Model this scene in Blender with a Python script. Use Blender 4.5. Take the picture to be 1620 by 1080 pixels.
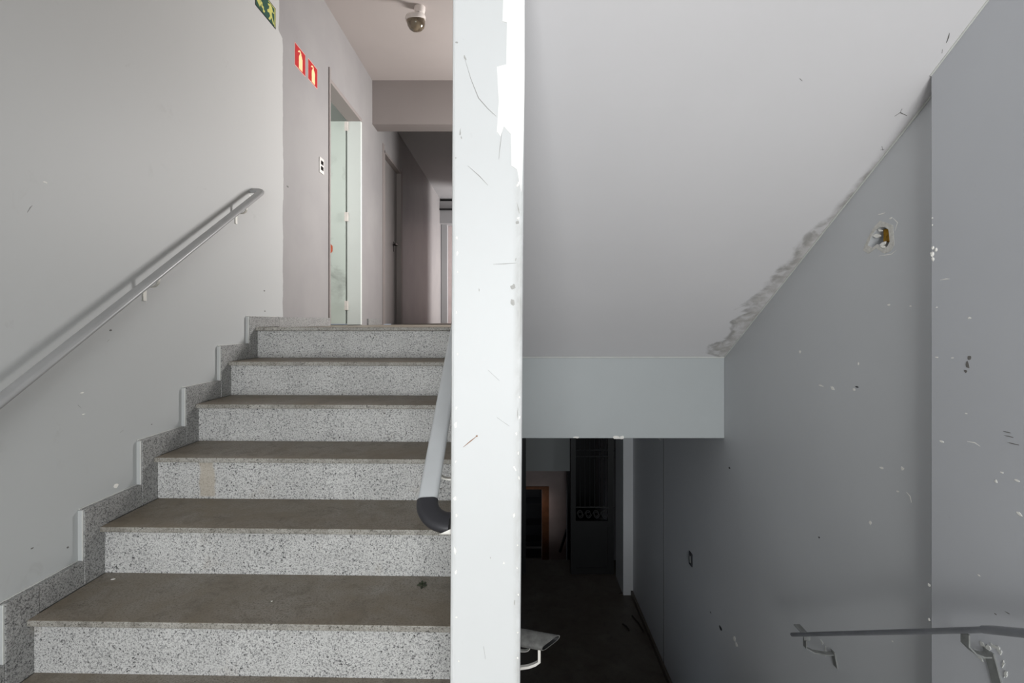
import bpy, bmesh, math, random
from mathutils import Vector, noise
random.seed(7)
S = bpy.context.scene
for o in list(bpy.data.objects): bpy.data.objects.remove(o)
C = S.collection

# ---------------------------------------------------------------- camera, world, lights, exposure
EZ = 1.475                                   # eye height over the mid landing
F, VX, VY = 810.0, 818.0, 508.0
def P(px, py, d): return Vector(((px-VX)*d/F, d, EZ-(py-VY)*d/F))
def ZL(py, d): return EZ-(py-VY)*d/F
cd = bpy.data.cameras.new('camera'); cam = bpy.data.objects.new('camera', cd); C.objects.link(cam)
cam.location = (0, 0, EZ); cam.rotation_euler = (math.pi/2, 0, 0)
cd.sensor_fit = 'HORIZONTAL'; cd.sensor_width = 36; cd.lens = 36*F/1620
cd.shift_x = -(VX-810)/1620; cd.shift_y = -(540-VY)/1620
cd.clip_start = 0.02
S.camera = cam
S.view_settings.view_transform = 'Standard'; S.view_settings.look = 'None'
S.view_settings.gamma = 1; S.view_settings.use_curve_mapping = False
S.view_settings.exposure = 0.0
w = bpy.data.worlds.new('world'); S.world = w; w.use_nodes = True
w.node_tree.nodes['Background'].inputs[0].default_value = (.75, .85, 1, 1)
w.node_tree.nodes['Background'].inputs[1].default_value = .6
def area(name, loc, direction, sx, sy, power, col):
    l = bpy.data.lights.new(name, 'AREA'); l.shape = 'RECTANGLE'; l.size = sx; l.size_y = sy
    l.energy = power; l.color = col
    o = bpy.data.objects.new(name, l); C.objects.link(o); o.location = loc
    o.rotation_euler = Vector(direction).to_track_quat('-Z', 'Y').to_euler()
    return o
area('window_light', (.12, -2.55, 1.25), (.0, 1, .08), 1.6, 1.4, 100, (.985, 1, 1.0)).data.spread = math.radians(170)            # mid landing window
area('window_light', (1.22, 4.85, 2.85), (-1, -.15, -.08), .55, .8, 64, (1, .975, .96)).data.spread = math.radians(125)       # upper landing window
area('window_light', (.75, 9.92, 2.5), (-1, 0, 0), .4, 1.9, 85, (1, .97, .97))              # end of corridor
area('window_light', (-2.9, 4.0, 2.9), (.75, .66, -.1), 1.0, 1.3, 22, (.99, 1, .98))           # room behind the open door
area('window_light', (.3, 8.55, -1.6), (0, .6, -.4), .25, .2, .22, (1, .85, .8))              # lower stair

# ---------------------------------------------------------------- dimensions
LW, RW, RP = -1.555, 1.235, 1.185
ZTOP, ZLAND, ZLOW = EZ+2.587, 1.44, -1.44
RISE, GO, D0 = .18, .28, 3.0

# ---------------------------------------------------------------- mesh helpers
def obj(name, bm, mat, parent=None, smooth=False, bevel=0, kind=None):
    bmesh.ops.recalc_face_normals(bm, faces=bm.faces)
    me = bpy.data.meshes.new(name); bm.to_mesh(me); bm.free()
    if mat: me.materials.append(mat)
    if smooth:
        me.shade_smooth()
    o = bpy.data.objects.new(name, me); C.objects.link(o)
    if parent:
        o.parent = parent; o.matrix_parent_inverse = parent.matrix_world.inverted()
        if parent.type == 'EMPTY' or True:
            o.matrix_parent_inverse.identity()
            o.location = -Vector(WORLD.get(parent.name, (0, 0, 0)))
    if bevel:
        m = o.modifiers.new('bevel', 'BEVEL'); m.width = bevel; m.segments = 2; m.limit_method = 'ANGLE'
    if smooth:
        m = o.modifiers.new('split', 'EDGE_SPLIT'); m.split_angle = math.radians(38)
    if kind: o['kind'] = kind
    return o
WORLD = {}
def thing(name, label, cat, loc=(0, 0, 0), group=None):
    o = bpy.data.objects.new(name, None); C.objects.link(o); o.location = loc; o.empty_display_size = .1
    WORLD[o.name] = tuple(loc)
    o['label'] = label; o['category'] = cat
    if group: o['group'] = group
    return o
def tag(o, label, cat, group=None):
    o['label'] = label; o['category'] = cat
    if group: o['group'] = group
    return o
def struct(name, bm, mat, **k):
    o = obj(name, bm, mat, **k); o['kind'] = 'structure'; return o
def box(bm, x0, x1, y0, y1, z0, z1):
    v = [bm.verts.new(p) for p in ((x0,y0,z0),(x1,y0,z0),(x1,y1,z0),(x0,y1,z0),(x0,y0,z1),(x1,y0,z1),(x1,y1,z1),(x0,y1,z1))]
    for f in ((3,2,1,0),(4,5,6,7),(0,1,5,4),(1,2,6,5),(2,3,7,6),(3,0,4,7)): bm.faces.new([v[i] for i in f])
    return bm
def B(*a):
    bm = bmesh.new(); return box(bm, *a)
def prism(bm, pts, off):
    """pts: closed planar loop, off: extrusion vector"""
    a = [bm.verts.new(p) for p in pts]; b = [bm.verts.new(Vector(p)+Vector(off)) for p in pts]
    n = len(a); bm.faces.new(a); bm.faces.new(b[::-1])
    for i in range(n): bm.faces.new((a[i], b[i], b[(i+1) % n], a[(i+1) % n]))
    return bm
def sweep(bm, path, sides, sec, cap=True):
    """sides: list of width vectors for each path point; sec: (u,v) loop"""
    rings = []
    n = len(path)
    for i, p in enumerate(path):
        t = (path[min(i+1, n-1)]-path[max(i-1, 0)]).normalized()
        s = Vector(sides[i]); s = (s-t*s.dot(t)).normalized(); u = t.cross(s)
        rings.append([bm.verts.new(p+s*a+u*b) for a, b in sec])
    m = len(sec)
    for r0, r1 in zip(rings, rings[1:]):
        for j in range(m): bm.faces.new((r0[j], r0[(j+1) % m], r1[(j+1) % m], r1[j]))
    if cap: bm.faces.new(rings[0][::-1]); bm.faces.new(rings[-1])
    return rings
def stadium(w, h, n=8):
    r = h/2; a = w/2-r; pts = []
    for i in range(n+1): t = -math.pi/2+math.pi*i/n; pts.append((a+r*math.cos(t), r*math.sin(t)))
    for i in range(n+1): t = math.pi/2+math.pi*i/n; pts.append((-a+r*math.cos(t), r*math.sin(t)))
    return pts
def rect(w, h): return [(-w/2,-h/2),(w/2,-h/2),(w/2,h/2),(-w/2,h/2)]
def tube(bm, pts, r, n=10, cap=True):
    pts = [Vector(p) for p in pts]
    sec = [(r*math.cos(2*math.pi*i/n), r*math.sin(2*math.pi*i/n)) for i in range(n)]
    t = (pts[-1]-pts[0]).normalized()
    s = Vector((0,0,1)) if abs(t.z) < .9 else Vector((1,0,0))
    ss = [s]*len(pts)
    sweep(bm, pts, ss, sec, cap)
def lathe(bm, prof, c, axis, n=28):
    axis = Vector(axis).normalized(); a = axis.orthogonal().normalized(); b = axis.cross(a); c = Vector(c)
    rings = []
    for r, h in prof:
        if r < 1e-5: rings.append([bm.verts.new(c+axis*h)])
        else: rings.append([bm.verts.new(c+axis*h+a*r*math.cos(2*math.pi*i/n)+b*r*math.sin(2*math.pi*i/n)) for i in range(n)])
    for r0, r1 in zip(rings, rings[1:]):
        for j in range(n):
            k = (j+1) % n
            if len(r0) == 1 and len(r1) == 1: continue
            if len(r0) == 1: bm.faces.new((r0[0], r1[k], r1[j]))
            elif len(r1) == 1: bm.faces.new((r0[j], r0[k], r1[0]))
            else: bm.faces.new((r0[j], r0[k], r1[k], r1[j]))
    return bm
def flake(bm, c, u, v, n, ru, rv, rot=0, th=.0006, k=9, jag=.35, rnd=random):
    """irregular thin chip lying on a surface with normal n"""
    c, u, v, n = map(Vector, (c, u, v, n)); pts = []
    for i in range(k):
        t = 2*math.pi*i/k; q = 1-jag*rnd.random()
        a, b = ru*q*math.cos(t), rv*q*math.sin(t)
        pts.append(c+u*(a*math.cos(rot)-b*math.sin(rot))+v*(a*math.sin(rot)+b*math.cos(rot))-n*.0002)
    prism(bm, pts, n*(th+.0002))
def stroke(bm, pts, n, wd, th=.0005):
    """thin scratch or crack along a polyline"""
    pts = [Vector(p) for p in pts]; n = Vector(n)
    L = []; R = []
    for i, p in enumerate(pts):
        t = (pts[min(i+1, len(pts)-1)]-pts[max(i-1, 0)]).normalized(); s = t.cross(n).normalized()
        e = .25 if i in (0, len(pts)-1) else .7+.5*random.random()
        L.append(p+s*wd*e/2-n*.0002); R.append(p-s*wd*e/2-n*.0002)
    for i in range(len(pts)-1): prism(bm, [L[i], L[i+1], R[i+1], R[i]], n*(th+.0002))

# ---------------------------------------------------------------- materials
def lin(c):
    return tuple(((x/255)/12.92 if x/255 <= .04045 else ((x/255+.055)/1.055)**2.4) for x in c)+(1,)
class NT:
    def __init__(s, name, rough=.6, spec=.4, metal=0):
        s.m = bpy.data.materials.new(name); s.m.use_nodes = True; s.t = s.m.node_tree; s.N = s.t.nodes
        s.b = s.N['Principled BSDF']; s.b.inputs['Roughness'].default_value = rough
        s.b.inputs['Specular IOR Level'].default_value = spec; s.b.inputs['Metallic'].default_value = metal
        s.co = s.N.new('ShaderNodeTexCoord').outputs['Object']
    def link(s, a, b): s.t.links.new(a, b)
    def val(s, sock, v):
        if isinstance(v, bpy.types.NodeSocket): s.link(v, sock)
        else: sock.default_value = v
    def noise(s, scale, detail=4, rough=.55, dist=0, co=None, sc=(1,1,1)):
        mp = s.N.new('ShaderNodeMapping'); mp.inputs['Scale'].default_value = sc; s.link(co or s.co, mp.inputs[0])
        n = s.N.new('ShaderNodeTexNoise'); n.inputs['Scale'].default_value = scale; n.inputs['Detail'].default_value = detail
        n.inputs['Roughness'].default_value = rough; n.inputs['Distortion'].default_value = dist
        s.link(mp.outputs[0], n.inputs['Vector']); return n.outputs['Fac']
    def voro(s, scale, feat='F1', out='Distance'):
        n = s.N.new('ShaderNodeTexVoronoi'); n.inputs['Scale'].default_value = scale; n.feature = feat
        s.link(s.co, n.inputs['Vector']); return n.outputs[out]
    def ramp(s, fac, stops, interp='LINEAR'):
        r = s.N.new('ShaderNodeValToRGB'); r.color_ramp.interpolation = interp; e = r.color_ramp.elements
        while len(e) < len(stops): e.new(.5)
        for x, (p, c) in zip(e, stops):
            x.position = p; x.color = (c, c, c, 1) if isinstance(c, (int, float)) else c
        s.link(fac, r.inputs[0]); return r.outputs[0]
    def mix(s, fac, a, b, mode='MIX'):
        m = s.N.new('ShaderNodeMix'); m.data_type = 'RGBA'; m.blend_type = mode
        s.val(m.inputs[0], fac); s.val(m.inputs[6], a); s.val(m.inputs[7], b); return m.outputs[2]
    def math(s, op, a, b=0.0, c=None, clamp=False):
        m = s.N.new('ShaderNodeMath'); m.operation = op; m.use_clamp = clamp
        s.val(m.inputs[0], a); s.val(m.inputs[1], b)
        if c is not None: s.val(m.inputs[2], c)
        return m.outputs[0]
    def sep(s):
        n = s.N.new('ShaderNodeSeparateXYZ'); s.link(s.co, n.inputs[0]); return n.outputs
    def mapr(s, v, a, b, c=0.0, d=1.0):
        n = s.N.new('ShaderNodeMapRange'); n.interpolation_type = 'SMOOTHSTEP'
        s.val(n.inputs[0], v)
        for i, q in enumerate((a, b, c, d)): s.val(n.inputs[i+1], q)
        return n.outputs[0]
    def bump(s, h, strength=.3, dist=.002):
        n = s.N.new('ShaderNodeBump'); n.inputs['Strength'].default_value = strength; n.inputs['Distance'].default_value = dist
        s.link(h, n.inputs['Height']); s.link(n.outputs[0], s.b.inputs['Normal'])
    def col(s, c): s.val(s.b.inputs['Base Color'], c); return s.m

def paint(name, c, rough=.55, dirt=.10, spec=.35, var=.05):
    t = NT(name, rough, spec)
    n = t.noise(1.3, 5); k = t.ramp(n, [(.3, 1-var), (.7, 1+var*.4)])
    base = t.mix(1, c, k, 'MULTIPLY')
    sp = t.ramp(t.noise(38, 3, .7), [(.66, 0), (.74, 1)])
    gate = t.ramp(t.noise(3.1, 3), [(.5, 0), (.7, 1)])
    base = t.mix(t.math('MULTIPLY', t.math('MULTIPLY', sp, gate), dirt), base, (.12, .11, .10, 1))
    t.bump(t.noise(26, 5, .6), .25, .0012)
    return t.col(base), t, base
def plain(name, c, rough=.5, metal=0, spec=.4, bumps=0, var=.08, sc=20):
    t = NT(name, rough, spec, metal)
    k = t.ramp(t.noise(sc, 4), [(.3, 1-var), (.7, 1+var)])
    if bumps: t.bump(t.noise(sc*3, 4), bumps, .002)
    return t.col(t.mix(1, c, k, 'MULTIPLY'))

M = {}
# left wall: lighter near part, greyer repainted part beyond a ragged vertical edge
t = NT('left_wall_paint', .5, .35)
y = t.sep()[1]; z = t.sep()[2]
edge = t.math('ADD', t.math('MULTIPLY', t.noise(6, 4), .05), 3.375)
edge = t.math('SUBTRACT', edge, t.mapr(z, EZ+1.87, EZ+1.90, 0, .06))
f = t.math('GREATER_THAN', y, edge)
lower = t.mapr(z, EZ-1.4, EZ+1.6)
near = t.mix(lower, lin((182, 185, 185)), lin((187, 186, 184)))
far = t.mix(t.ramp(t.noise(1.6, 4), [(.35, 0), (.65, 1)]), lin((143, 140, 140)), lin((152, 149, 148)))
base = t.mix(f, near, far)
# grime smudges
sm = t.ramp(t.noise(9, 6, .65, .6), [(.60, 0), (.76, 1)]); gz = t.ramp(t.noise(2.2, 3), [(.45, 0), (.7, 1)])
base = t.mix(t.math('MULTIPLY', t.math('MULTIPLY', sm, gz), .28), base, (.22, .20, .18, 1))
t.bump(t.noise(24, 5, .6), .3, .0012)
M['lwall'] = t.col(base)
M['rwall'] = paint('right_wall_paint', lin((198, 200, 202)), .5, .12)[0]
M['pilaster'] = paint('pilaster_paint', lin((192, 194, 198)), .5, .12)[0]
M['div'], t, base = paint('white_pier_paint', lin((206, 208, 208)), .45, .10, var=.03)
x, y, z = t.sep()
ed = t.math('ADD', t.mapr(x, -.126, -.140), t.mapr(x, -.012, .004))
dn = t.ramp(t.noise(14, 6, .7, .4, None, (1, 1, .35)), [(.42, 0), (.66, 1)])
zz = t.mapr(z, 2.0, 1.6)
base = t.mix(t.math('MULTIPLY', t.math('MULTIPLY', t.math('MULTIPLY', ed, dn), zz), .5), base, lin((140, 138, 132)))
M['div'] = t.col(base)
M['beam'] = paint('grey_beam_paint', lin((178, 183, 184)), .5, .05)[0]
M['hall'] = paint('corridor_ceiling_paint', lin((182, 173, 169)), .7, .05)[0]
M['hallbeam'] = paint('corridor_beam_paint', lin((142, 134, 131)), .6, .05)[0]
M['halldark'] = paint('far_corridor_ceiling_paint', lin((165, 165, 166)), .7, .05)[0]
M['door2'] = paint('grey_door_paint', lin((134, 130, 128)), .5, .05)[0]
M['white'] = paint('white_paint', lin((216, 220, 216)), .4, .06)[0]
# sloping soffit with mould along its right edge
mt, t, base = paint('soffit_paint', lin((228, 226, 227)), .6, .03, var=.03)
x, y, z = t.sep()
u = t.math('SUBTRACT', RW, x)
nz = t.noise(6.5, 4, .5, .6); nz2 = t.noise(17, 4, .55, .6)
wv = t.math('MULTIPLY', t.mapr(y, 1.55, 2.75), t.mapr(y, 3.06, 2.98, .25, 1))          # how wide the damp band is
width = t.math('MULTIPLY', wv, t.math('ADD', t.math('MULTIPLY', nz, .26), -.025))
a = t.math('SUBTRACT', width, u)
band = t.mapr(a, -.02, .04)
rim = t.math('MULTIPLY', t.mapr(a, -.02, .006), t.mapr(a, .045, .008))
gr = t.ramp(nz2, [(.38, .25), (.62, 1)])
base = t.mix(t.math('MULTIPLY', t.math('MULTIPLY', band, gr), .46), base, lin((120, 112, 92)))
base = t.mix(t.math('MULTIPLY', t.math('MULTIPLY', rim, gr), .44), base, lin((84, 78, 66)))
M['soffit'] = t.col(base)
# granite
def granite(name, c0, c1, c2, rough=.45, dirtcol=None, dirtmin=.2, dirtmax=.9):
    t = NT(name, rough, .5)
    n1 = t.noise(170, 3, .6); n2 = t.noise(330, 2, .6); n3 = t.noise(4, 4)
    base = t.mix(t.ramp(n1, [(.36, 0), (.50, 1)]), c1, c0)
    base = t.mix(t.ramp(n2, [(.36, 1), (.42, 0)]), base, c2)
    blk = t.ramp(t.noise(150, 2, .5, .5), [(.615, 0), (.66, 1)])
    base = t.mix(t.math('MULTIPLY', blk, .88), base, (.025, .025, .028, 1))
    base = t.mix(1, base, t.ramp(n3, [(.3, .88), (.7, 1.06)]), 'MULTIPLY')
    if dirtcol:
        d = t.ramp(t.noise(3.3, 6, .65, .4), [(.34, dirtmin), (.66, dirtmax)])
        base = t.mix(d, base, dirtcol)
        d2 = t.ramp(t.noise(11, 6, .7, .6), [(.50, 0), (.72, .55)])
        base = t.mix(d2, base, tuple(c*.45 for c in dirtcol[:3])+(1,))
    else:
        d = t.ramp(t.noise(6, 5, .6, .5), [(.62, 0), (.8, .35)])
        base = t.mix(d, base, lin((150, 135, 112)))
    return t.col(base), t
M['riser'], t = granite('riser_granite', lin((208, 208, 206)), lin((150, 150, 150)), lin((95, 95, 98)))
# a beige drip mark on the fourth riser down
x, y, z = t.sep(); sx = (321-VX)*2.15/F; szt = ZLAND-RISE*3
dx = t.math('ABSOLUTE', t.math('SUBTRACT', x, t.math('ADD', t.math('MULTIPLY', t.noise(9, 3), .05), sx-.025)))
mk = t.math('MULTIPLY', t.mapr(dx, .040, .028), t.math('MULTIPLY', t.mapr(z, szt-.175, szt-.165), t.mapr(z, szt-.02, szt-.03)))
old = t.b.inputs['Base Color'].links[0].from_socket
t.col(t.mix(t.math('MULTIPLY', mk, .72), old, lin((180, 170, 154))))
M['tread'], t = granite('worn_tread_granite', lin((170, 166, 160)), lin((130, 126, 120)), lin((85, 80, 75)), .55, lin((126, 115, 98)), .40, .95)
M['skirt'] = granite('skirting_granite', lin((164, 164, 162)), lin((104, 104, 104)), lin((50, 50, 52)))[0]
M['nosing'] = granite('tread_edge_granite', lin((196, 194, 188)), lin((150, 148, 142)), lin((60, 58, 56)), .5, lin((112, 106, 94)), .1, .6)[0]
M['rail'] = plain('grey_rail_paint', lin((158, 158, 158)), .32, 0, .5, .05, .06, 9)
M['railc'] = plain('light_grey_rail_paint', lin((192, 195, 197)), .38, 0, .5, .05, .04, 9)
M['railr'] = plain('dark_grey_rail_paint', lin((112, 114, 118)), .35, 0, .5, .1, .15, 14)
M['black'] = plain('black_plastic', lin((44, 44, 48)), .42, 0, .5)
M['steel'] = plain('pale_bracket_steel', lin((215, 213, 206)), .35, .3, .5)
M['dsteel'] = plain('dull_bracket_steel', lin((140, 142, 140)), .4, .3, .5, .4, .3)
M['plaster'] = plain('bare_plaster', lin((238, 237, 235)), .8, 0, .2, .5, .06, 30)
M['chip'] = plain('chipped_white_plaster', lin((240, 238, 232)), .8, 0, .2, .3, .05, 60)
M['chipdark'] = plain('dark_scuff', lin((112, 110, 107)), .7, 0, .2, .1, .2, 60)
M['scratch'] = plain('grey_scratch', lin((150, 148, 146)), .7, 0, .2)
M['pierscuff'] = plain('faint_grey_scuff', lin((172, 171, 168)), .7, 0, .2, .1, .15, 120)
M['rust'] = plain('brown_scratch', lin((152, 120, 100)), .7, 0, .2)
M['caulk'] = plain('white_caulk', lin((205, 206, 202)), .6, 0, .3)
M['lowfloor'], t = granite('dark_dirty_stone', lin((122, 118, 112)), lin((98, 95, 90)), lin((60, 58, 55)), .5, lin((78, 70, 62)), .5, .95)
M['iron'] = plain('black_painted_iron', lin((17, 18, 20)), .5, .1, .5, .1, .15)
M['worngrey'] = plain('worn_dark_grey_paint', lin((84, 84, 82)), .45, 0, .5, .4, .35, 60)
M['dulliron'] = plain('worn_iron', lin((58, 58, 58)), .5, .2, .4)
M['lwhite'] = plain('dull_pink_plaster', lin((190, 176, 174)), .7, 0, .3, .1, .08, 5)
M['wood'] = plain('orange_brown_wood', lin((120, 78, 50)), .5, 0, .4, .1, .2, 12)
M['sgreen'] = plain('sign_green', lin((24, 74, 60)), .4)
M['sblack'] = plain('sign_black', lin((20, 24, 22)), .4)
M['syellow'] = plain('sign_yellow', lin((200, 196, 108)), .4)
M['sred'] = plain('sign_red', lin((178, 26, 30)), .4)
M['scream'] = plain('sign_cream', lin((246, 214, 160)), .4)
M['spink'] = plain('sign_border', lin((226, 170, 160)), .4)
M['lampwhite'] = plain('lamp_white_plastic', lin((222, 214, 208)), .4)
t = NT('smoked_glass', .12, .6); t.b.inputs['Transmission Weight'].default_value = .25
M['glass'] = t.col(t.mix(t.ramp(t.noise(14, 4), [(.4, 0), (.6, 1)]), lin((92, 80, 66)), lin((140, 126, 106))))
M['ochre'] = plain('ochre_hole_filling', lin((150, 112, 30)), .7, 0, .2, .6, .4, 60)
M['switch'] = plain('switch_plate_plastic', lin((212, 208, 204)), .4)
M['leaf'] = plain('dried_green_leaf', lin((52, 62, 40)), .6)
M['stick'] = plain('dark_twig', lin((40, 34, 30)), .8)
M['lock'] = plain('dark_handle_metal', lin((42, 40, 38)), .35, .7)
t = NT('smudged_door_paint', .4, .4)
sm = t.ramp(t.noise(3.2, 5, .6, .4), [(.50, 0), (.66, 1)])
z = t.sep()[2]
sm = t.math('MULTIPLY', sm, t.math('MULTIPLY', t.mapr(z, 1.5, 1.8), t.mapr(z, 3.2, 2.9)))
M['leafpaint'] = t.col(t.mix(t.math('MULTIPLY', sm, .55), lin((206, 214, 207)), lin((118, 120, 116))))

# ---------------------------------------------------------------- room shell
d1a, d1b, d1h = 4.24, 5.13, ZLAND+2.06       # open door opening along the left wall
d2a, d2b, d2h = 5.97, 6.85, ZLAND+2.03       # closed door further on
bm = bmesh.new(); X0 = LW-.13
for a, b, z0, z1 in ((-2.6, d1a, ZLOW, ZTOP), (d1a, d1b, d1h, ZTOP), (d1a, d1b, ZLOW, ZLAND-.03), (d1b, d2a, ZLOW, ZTOP),
                     (d2a, d2b, d2h, ZTOP), (d2a, d2b, ZLOW, ZLAND-.03), (d2b, 10.8, ZLOW, ZTOP)):
    box(bm, X0, LW, a, b, z0, z1)
wall_left = struct('wall_left', bm, M['lwall'])

# right wall: window opening above the upper landing, a broken hole, a slight step at the joint
wy0, wy1, wz0, wz1 = 4.5, 5.2, 2.4, 3.3
hc = Vector((RW, 1.745, ZL(374, 1.745)))
bm = bmesh.new()
def hexgrid_hole(bm, x, ya, yb, za, zb, c, ring, th):
    """wall slab with an irregular hole; ring = list of (dy,dz)"""
    def layer(xx):
        inner = [bm.verts.new((xx, c.y+a, c.z+b)) for a, b in ring]
        outer = []
        for a, b in ring:
            s = min((((yb if a > 0 else ya)-c.y)/a) if abs(a) > 1e-6 else 1e9, (((zb if b > 0 else za)-c.z)/b) if abs(b) > 1e-6 else 1e9)
            outer.append(bm.verts.new((xx, c.y+a*s, c.z+b*s)))
        return inner, outer
    i0, o0 = layer(x); n = len(ring)
    i1 = [bm.verts.new((x+th, c.y+a*.8, c.z+b*.8)) for a, b in ring]
    for k in range(n):
        j = (k+1) % n
        bm.faces.new((i0[k], i0[j], o0[j], o0[k])); bm.faces.new((i0[k], i0[j], i1[j], i1[k]))
    bm.faces.new(i1)
    # corners missing between outer vertices on different sides
    for k in range(n):
        j = (k+1) % n; A, Bv = o0[k].co, o0[j].co
        if abs(A.y-Bv.y) > 1e-5 and abs(A.z-Bv.z) > 1e-5:
            cy = A.y if A.y in (ya, yb) or abs(A.y-ya) < 1e-5 or abs(A.y-yb) < 1e-5 else Bv.y
            cz = A.z if abs(A.z-za) < 1e-5 or abs(A.z-zb) < 1e-5 else Bv.z
            bm.faces.new((o0[k], o0[j], bm.verts.new((x, cy, cz))))
hp = [(1373,388),(1378,376),(1385,364),(1392,359),(1400,359),(1406,363),(1407,372),(1408,382),(1404,390),(1396,393),(1388,386),(1380,392)]
ring = []
for px, py in hp:
    d = RW*F/(px-VX); ring.append((d-hc.y, ZL(py, d)-hc.z))
ring.sort(key=lambda q: math.atan2(q[1], q[0]))
ha, hb, hz0, hz1 = 1.60, 1.90, hc.z-.15, hc.z+.15
hexgrid_hole(bm, RW, ha, hb, hz0, hz1, hc, ring, .045)
for a, b, z0, z1 in ((-2.6, ha, ZLOW, ZTOP), (ha, hb, ZLOW, hz0), (ha, hb, hz1, ZTOP), (hb, wy0, ZLOW, ZTOP),
                     (wy0, wy1, ZLOW, wz0), (wy0, wy1, wz1, ZTOP), (wy1, 5.95, ZLOW, ZTOP)):
    box(bm, RW, RW+.15, a, b, z0, z1)
wall_right = struct('wall_right', bm, M['rwall'])
struct('trim_9', B(RW-.0015, RW+.001, 4.305, 4.316, ZLOW, ZLAND-.2), M['chipdark'])
pil = struct('trim_1', B(RP, RW+.001, -2.6, 1.467, ZLOW, 3.2), M['pilaster'], bevel=.004)
win = struct('window_1', B(RW+.10, RW+.13, wy0, wy1, wz0, wz0+.05), M['white'])
bm = bmesh.new(); box(bm, RW+.09, RW+.13, wy0, wy1, wz1-.05, wz1)
for yy in (wy0, (wy0+wy1)/2-.025, wy1-.05): box(bm, RW+.09, RW+.13, yy, yy+.05, wz0, wz1)
obj('window_frame', bm, M['white'], win)
# back wall of the mid landing, with a window
bm = bmesh.new()
for a, b, z0, z1 in ((X0, -.7, ZLOW, 2.76), (.95, RW+.15, ZLOW, 2.76), (-.7, .95, ZLOW, .5), (-.7, .95, 2.05, 2.76)):
    box(bm, a, b, -2.78, -2.6 , z0, z1)
struct('wall_back', bm, M['lwall'])
bm = bmesh.new()
for xx in (-.7, .1, .9): box(bm, xx, xx+.05, -2.74, -2.70, .5, 2.05)
for zz in (.5, 2.0): box(bm, -.7, .95, -2.74, -2.70, zz, zz+.05)
struct('window_2', bm, M['white'])
# ceilings
struct('ceiling', B(LW, RW, 3.0, 5.70, ZTOP, ZTOP+.12), M['hall'])
struct('ceiling_corridor', B(LW, RW, 5.70, 10.8, EZ+2.47, EZ+2.60), M['halldark'])
bm = bmesh.new(); box(bm, LW, RW, 5.5, 5.71, EZ+2.115, ZTOP)
struct('trim_2', bm, M['hallbeam'])
def slab(name, x0, x1, ya, za, yb, zb, th, m):
    bm = bmesh.new()
    prism(bm, [(x0, ya, za), (x0, yb, zb), (x0, yb, zb+th), (x0, ya, za+th)], (x1-x0, 0, 0)); return struct(name, bm, m)
ys = .45; slp = .58; zs = lambda yy: ZL(565, 3.05)+slp*(3.05-yy)
slab('ceiling_slope_right', .005, RW, ys, zs(ys), 3.05, zs(3.05), .16, M['soffit'])
slab('ceiling_slope_left', LW, -.14, 1.0, zs(ys), 3.0, ZTOP, .16, M['lwall'])
struct('ceiling_landing', B(LW, RW, -2.6, ys+.01, zs(ys), zs(ys)+.15), M['soffit'])
struct('ceiling_landing_left', B(LW, -.14, ys+.01, 1.0, zs(ys), zs(ys)+.15), M['soffit'])
# dividing wall: slightly out of plumb
bm = bmesh.new(); y0, y1 = 1.08, 3.05
xl0, xl1, xr0, xr1 = (711.5-VX)*y0/F, (716-VX)*y0/F, (823-VX)*y0/F, (831-VX)*y0/F
zb, zt = ZL(1080, y0), ZL(0, y0)
def ex(a, b, z): return a+(b-a)*(z-zb)/(zt-zb)
rings = []
for z in (ZLOW, zb, .9, 1.3, 1.7, zt, ZTOP):
    zc = max(zb-.3, min(z, zt+.3)); a, b = ex(xl0, xl1, zc), ex(xr0, xr1, zc)
    rings.append([bm.verts.new(q) for q in ((a, y0, z), (b, y0, z), (b, y1, z), (a, y1, z))])
for r0, r1 in zip(rings, rings[1:]):
    for j in range(4): bm.faces.new((r0[j], r0[(j+1) % 4], r1[(j+1) % 4], r1[j]))
bm.faces.new(rings[0]); bm.faces.new(rings[-1])
wall_mid = struct('wall_middle', bm, M['div'], bevel=.006)
# beam under the upper landing, above the flight down
struct('trim_3', B(.005, RW, 3.05, 3.25, ZL(693, 3.05), zs(3.05)+.14), M['beam'], bevel=.003)
# floors
struct('floor', B(LW, RW, -2.6, 1.03, -.15, 0), M['tread'])
bm = bmesh.new(); box(bm, LW, RW, 3.07, 10.8, ZLAND-.20, ZLAND-.005)
struct('floor_upper_landing', bm, M['tread'])
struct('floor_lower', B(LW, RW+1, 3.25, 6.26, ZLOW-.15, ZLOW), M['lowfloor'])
# corridor beyond the beam
bm = bmesh.new(); box(bm, -.18, -.05, 5.71, 9.6, ZLAND-.005, EZ+2.47); box(bm, -.18, -.05, 9.6, 10.8, ZLAND+2.3, EZ+2.47)
box(bm, -.05, RW, 5.71, 5.85, ZLAND-.005, EZ+2.47); box(bm, -.05, .9, 9.45, 9.6, ZLAND-.005, EZ+2.47); box(bm, .8, .9, 9.6, 10.8, ZLAND-.005, EZ+2.47)
struct('wall_corridor_right', bm, M['lwall'])
struct('wall_end', B(LW, .9, 10.6, 10.8, ZLAND-.005, EZ+2.47), M['lwhite'])
lint = struct('trim_4', B(LW, -.18, 10.3, 10.58, ZL(353, 10.3), ZL(318, 10.3)), M['halldark'])
obj('pipe', (lambda b: (tube(b, [(LW, 10.27, ZL(331, 10.27)), (-.2, 10.27, ZL(331, 10.27))], .02), b)[1])(bmesh.new()), M['iron'], lint)
struct('trim_5', B(P(699, 0, 10.5).x, P(708, 0, 10.5).x, 10.45, 10.59, ZLAND-.004, ZL(353, 10.3)), M['halldark'])

# baseboards on the upper landing
struct('baseboard_left', B(LW-.001, LW+.022, 3.30, d1a-.04, ZLAND-.004, ZLAND+.062), M['skirt'])
struct('baseboard_corridor', B(LW-.001, LW+.018, d1b+.17, d2a-.17, ZLAND-.004, ZLAND+.06), M['skirt'])

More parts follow.
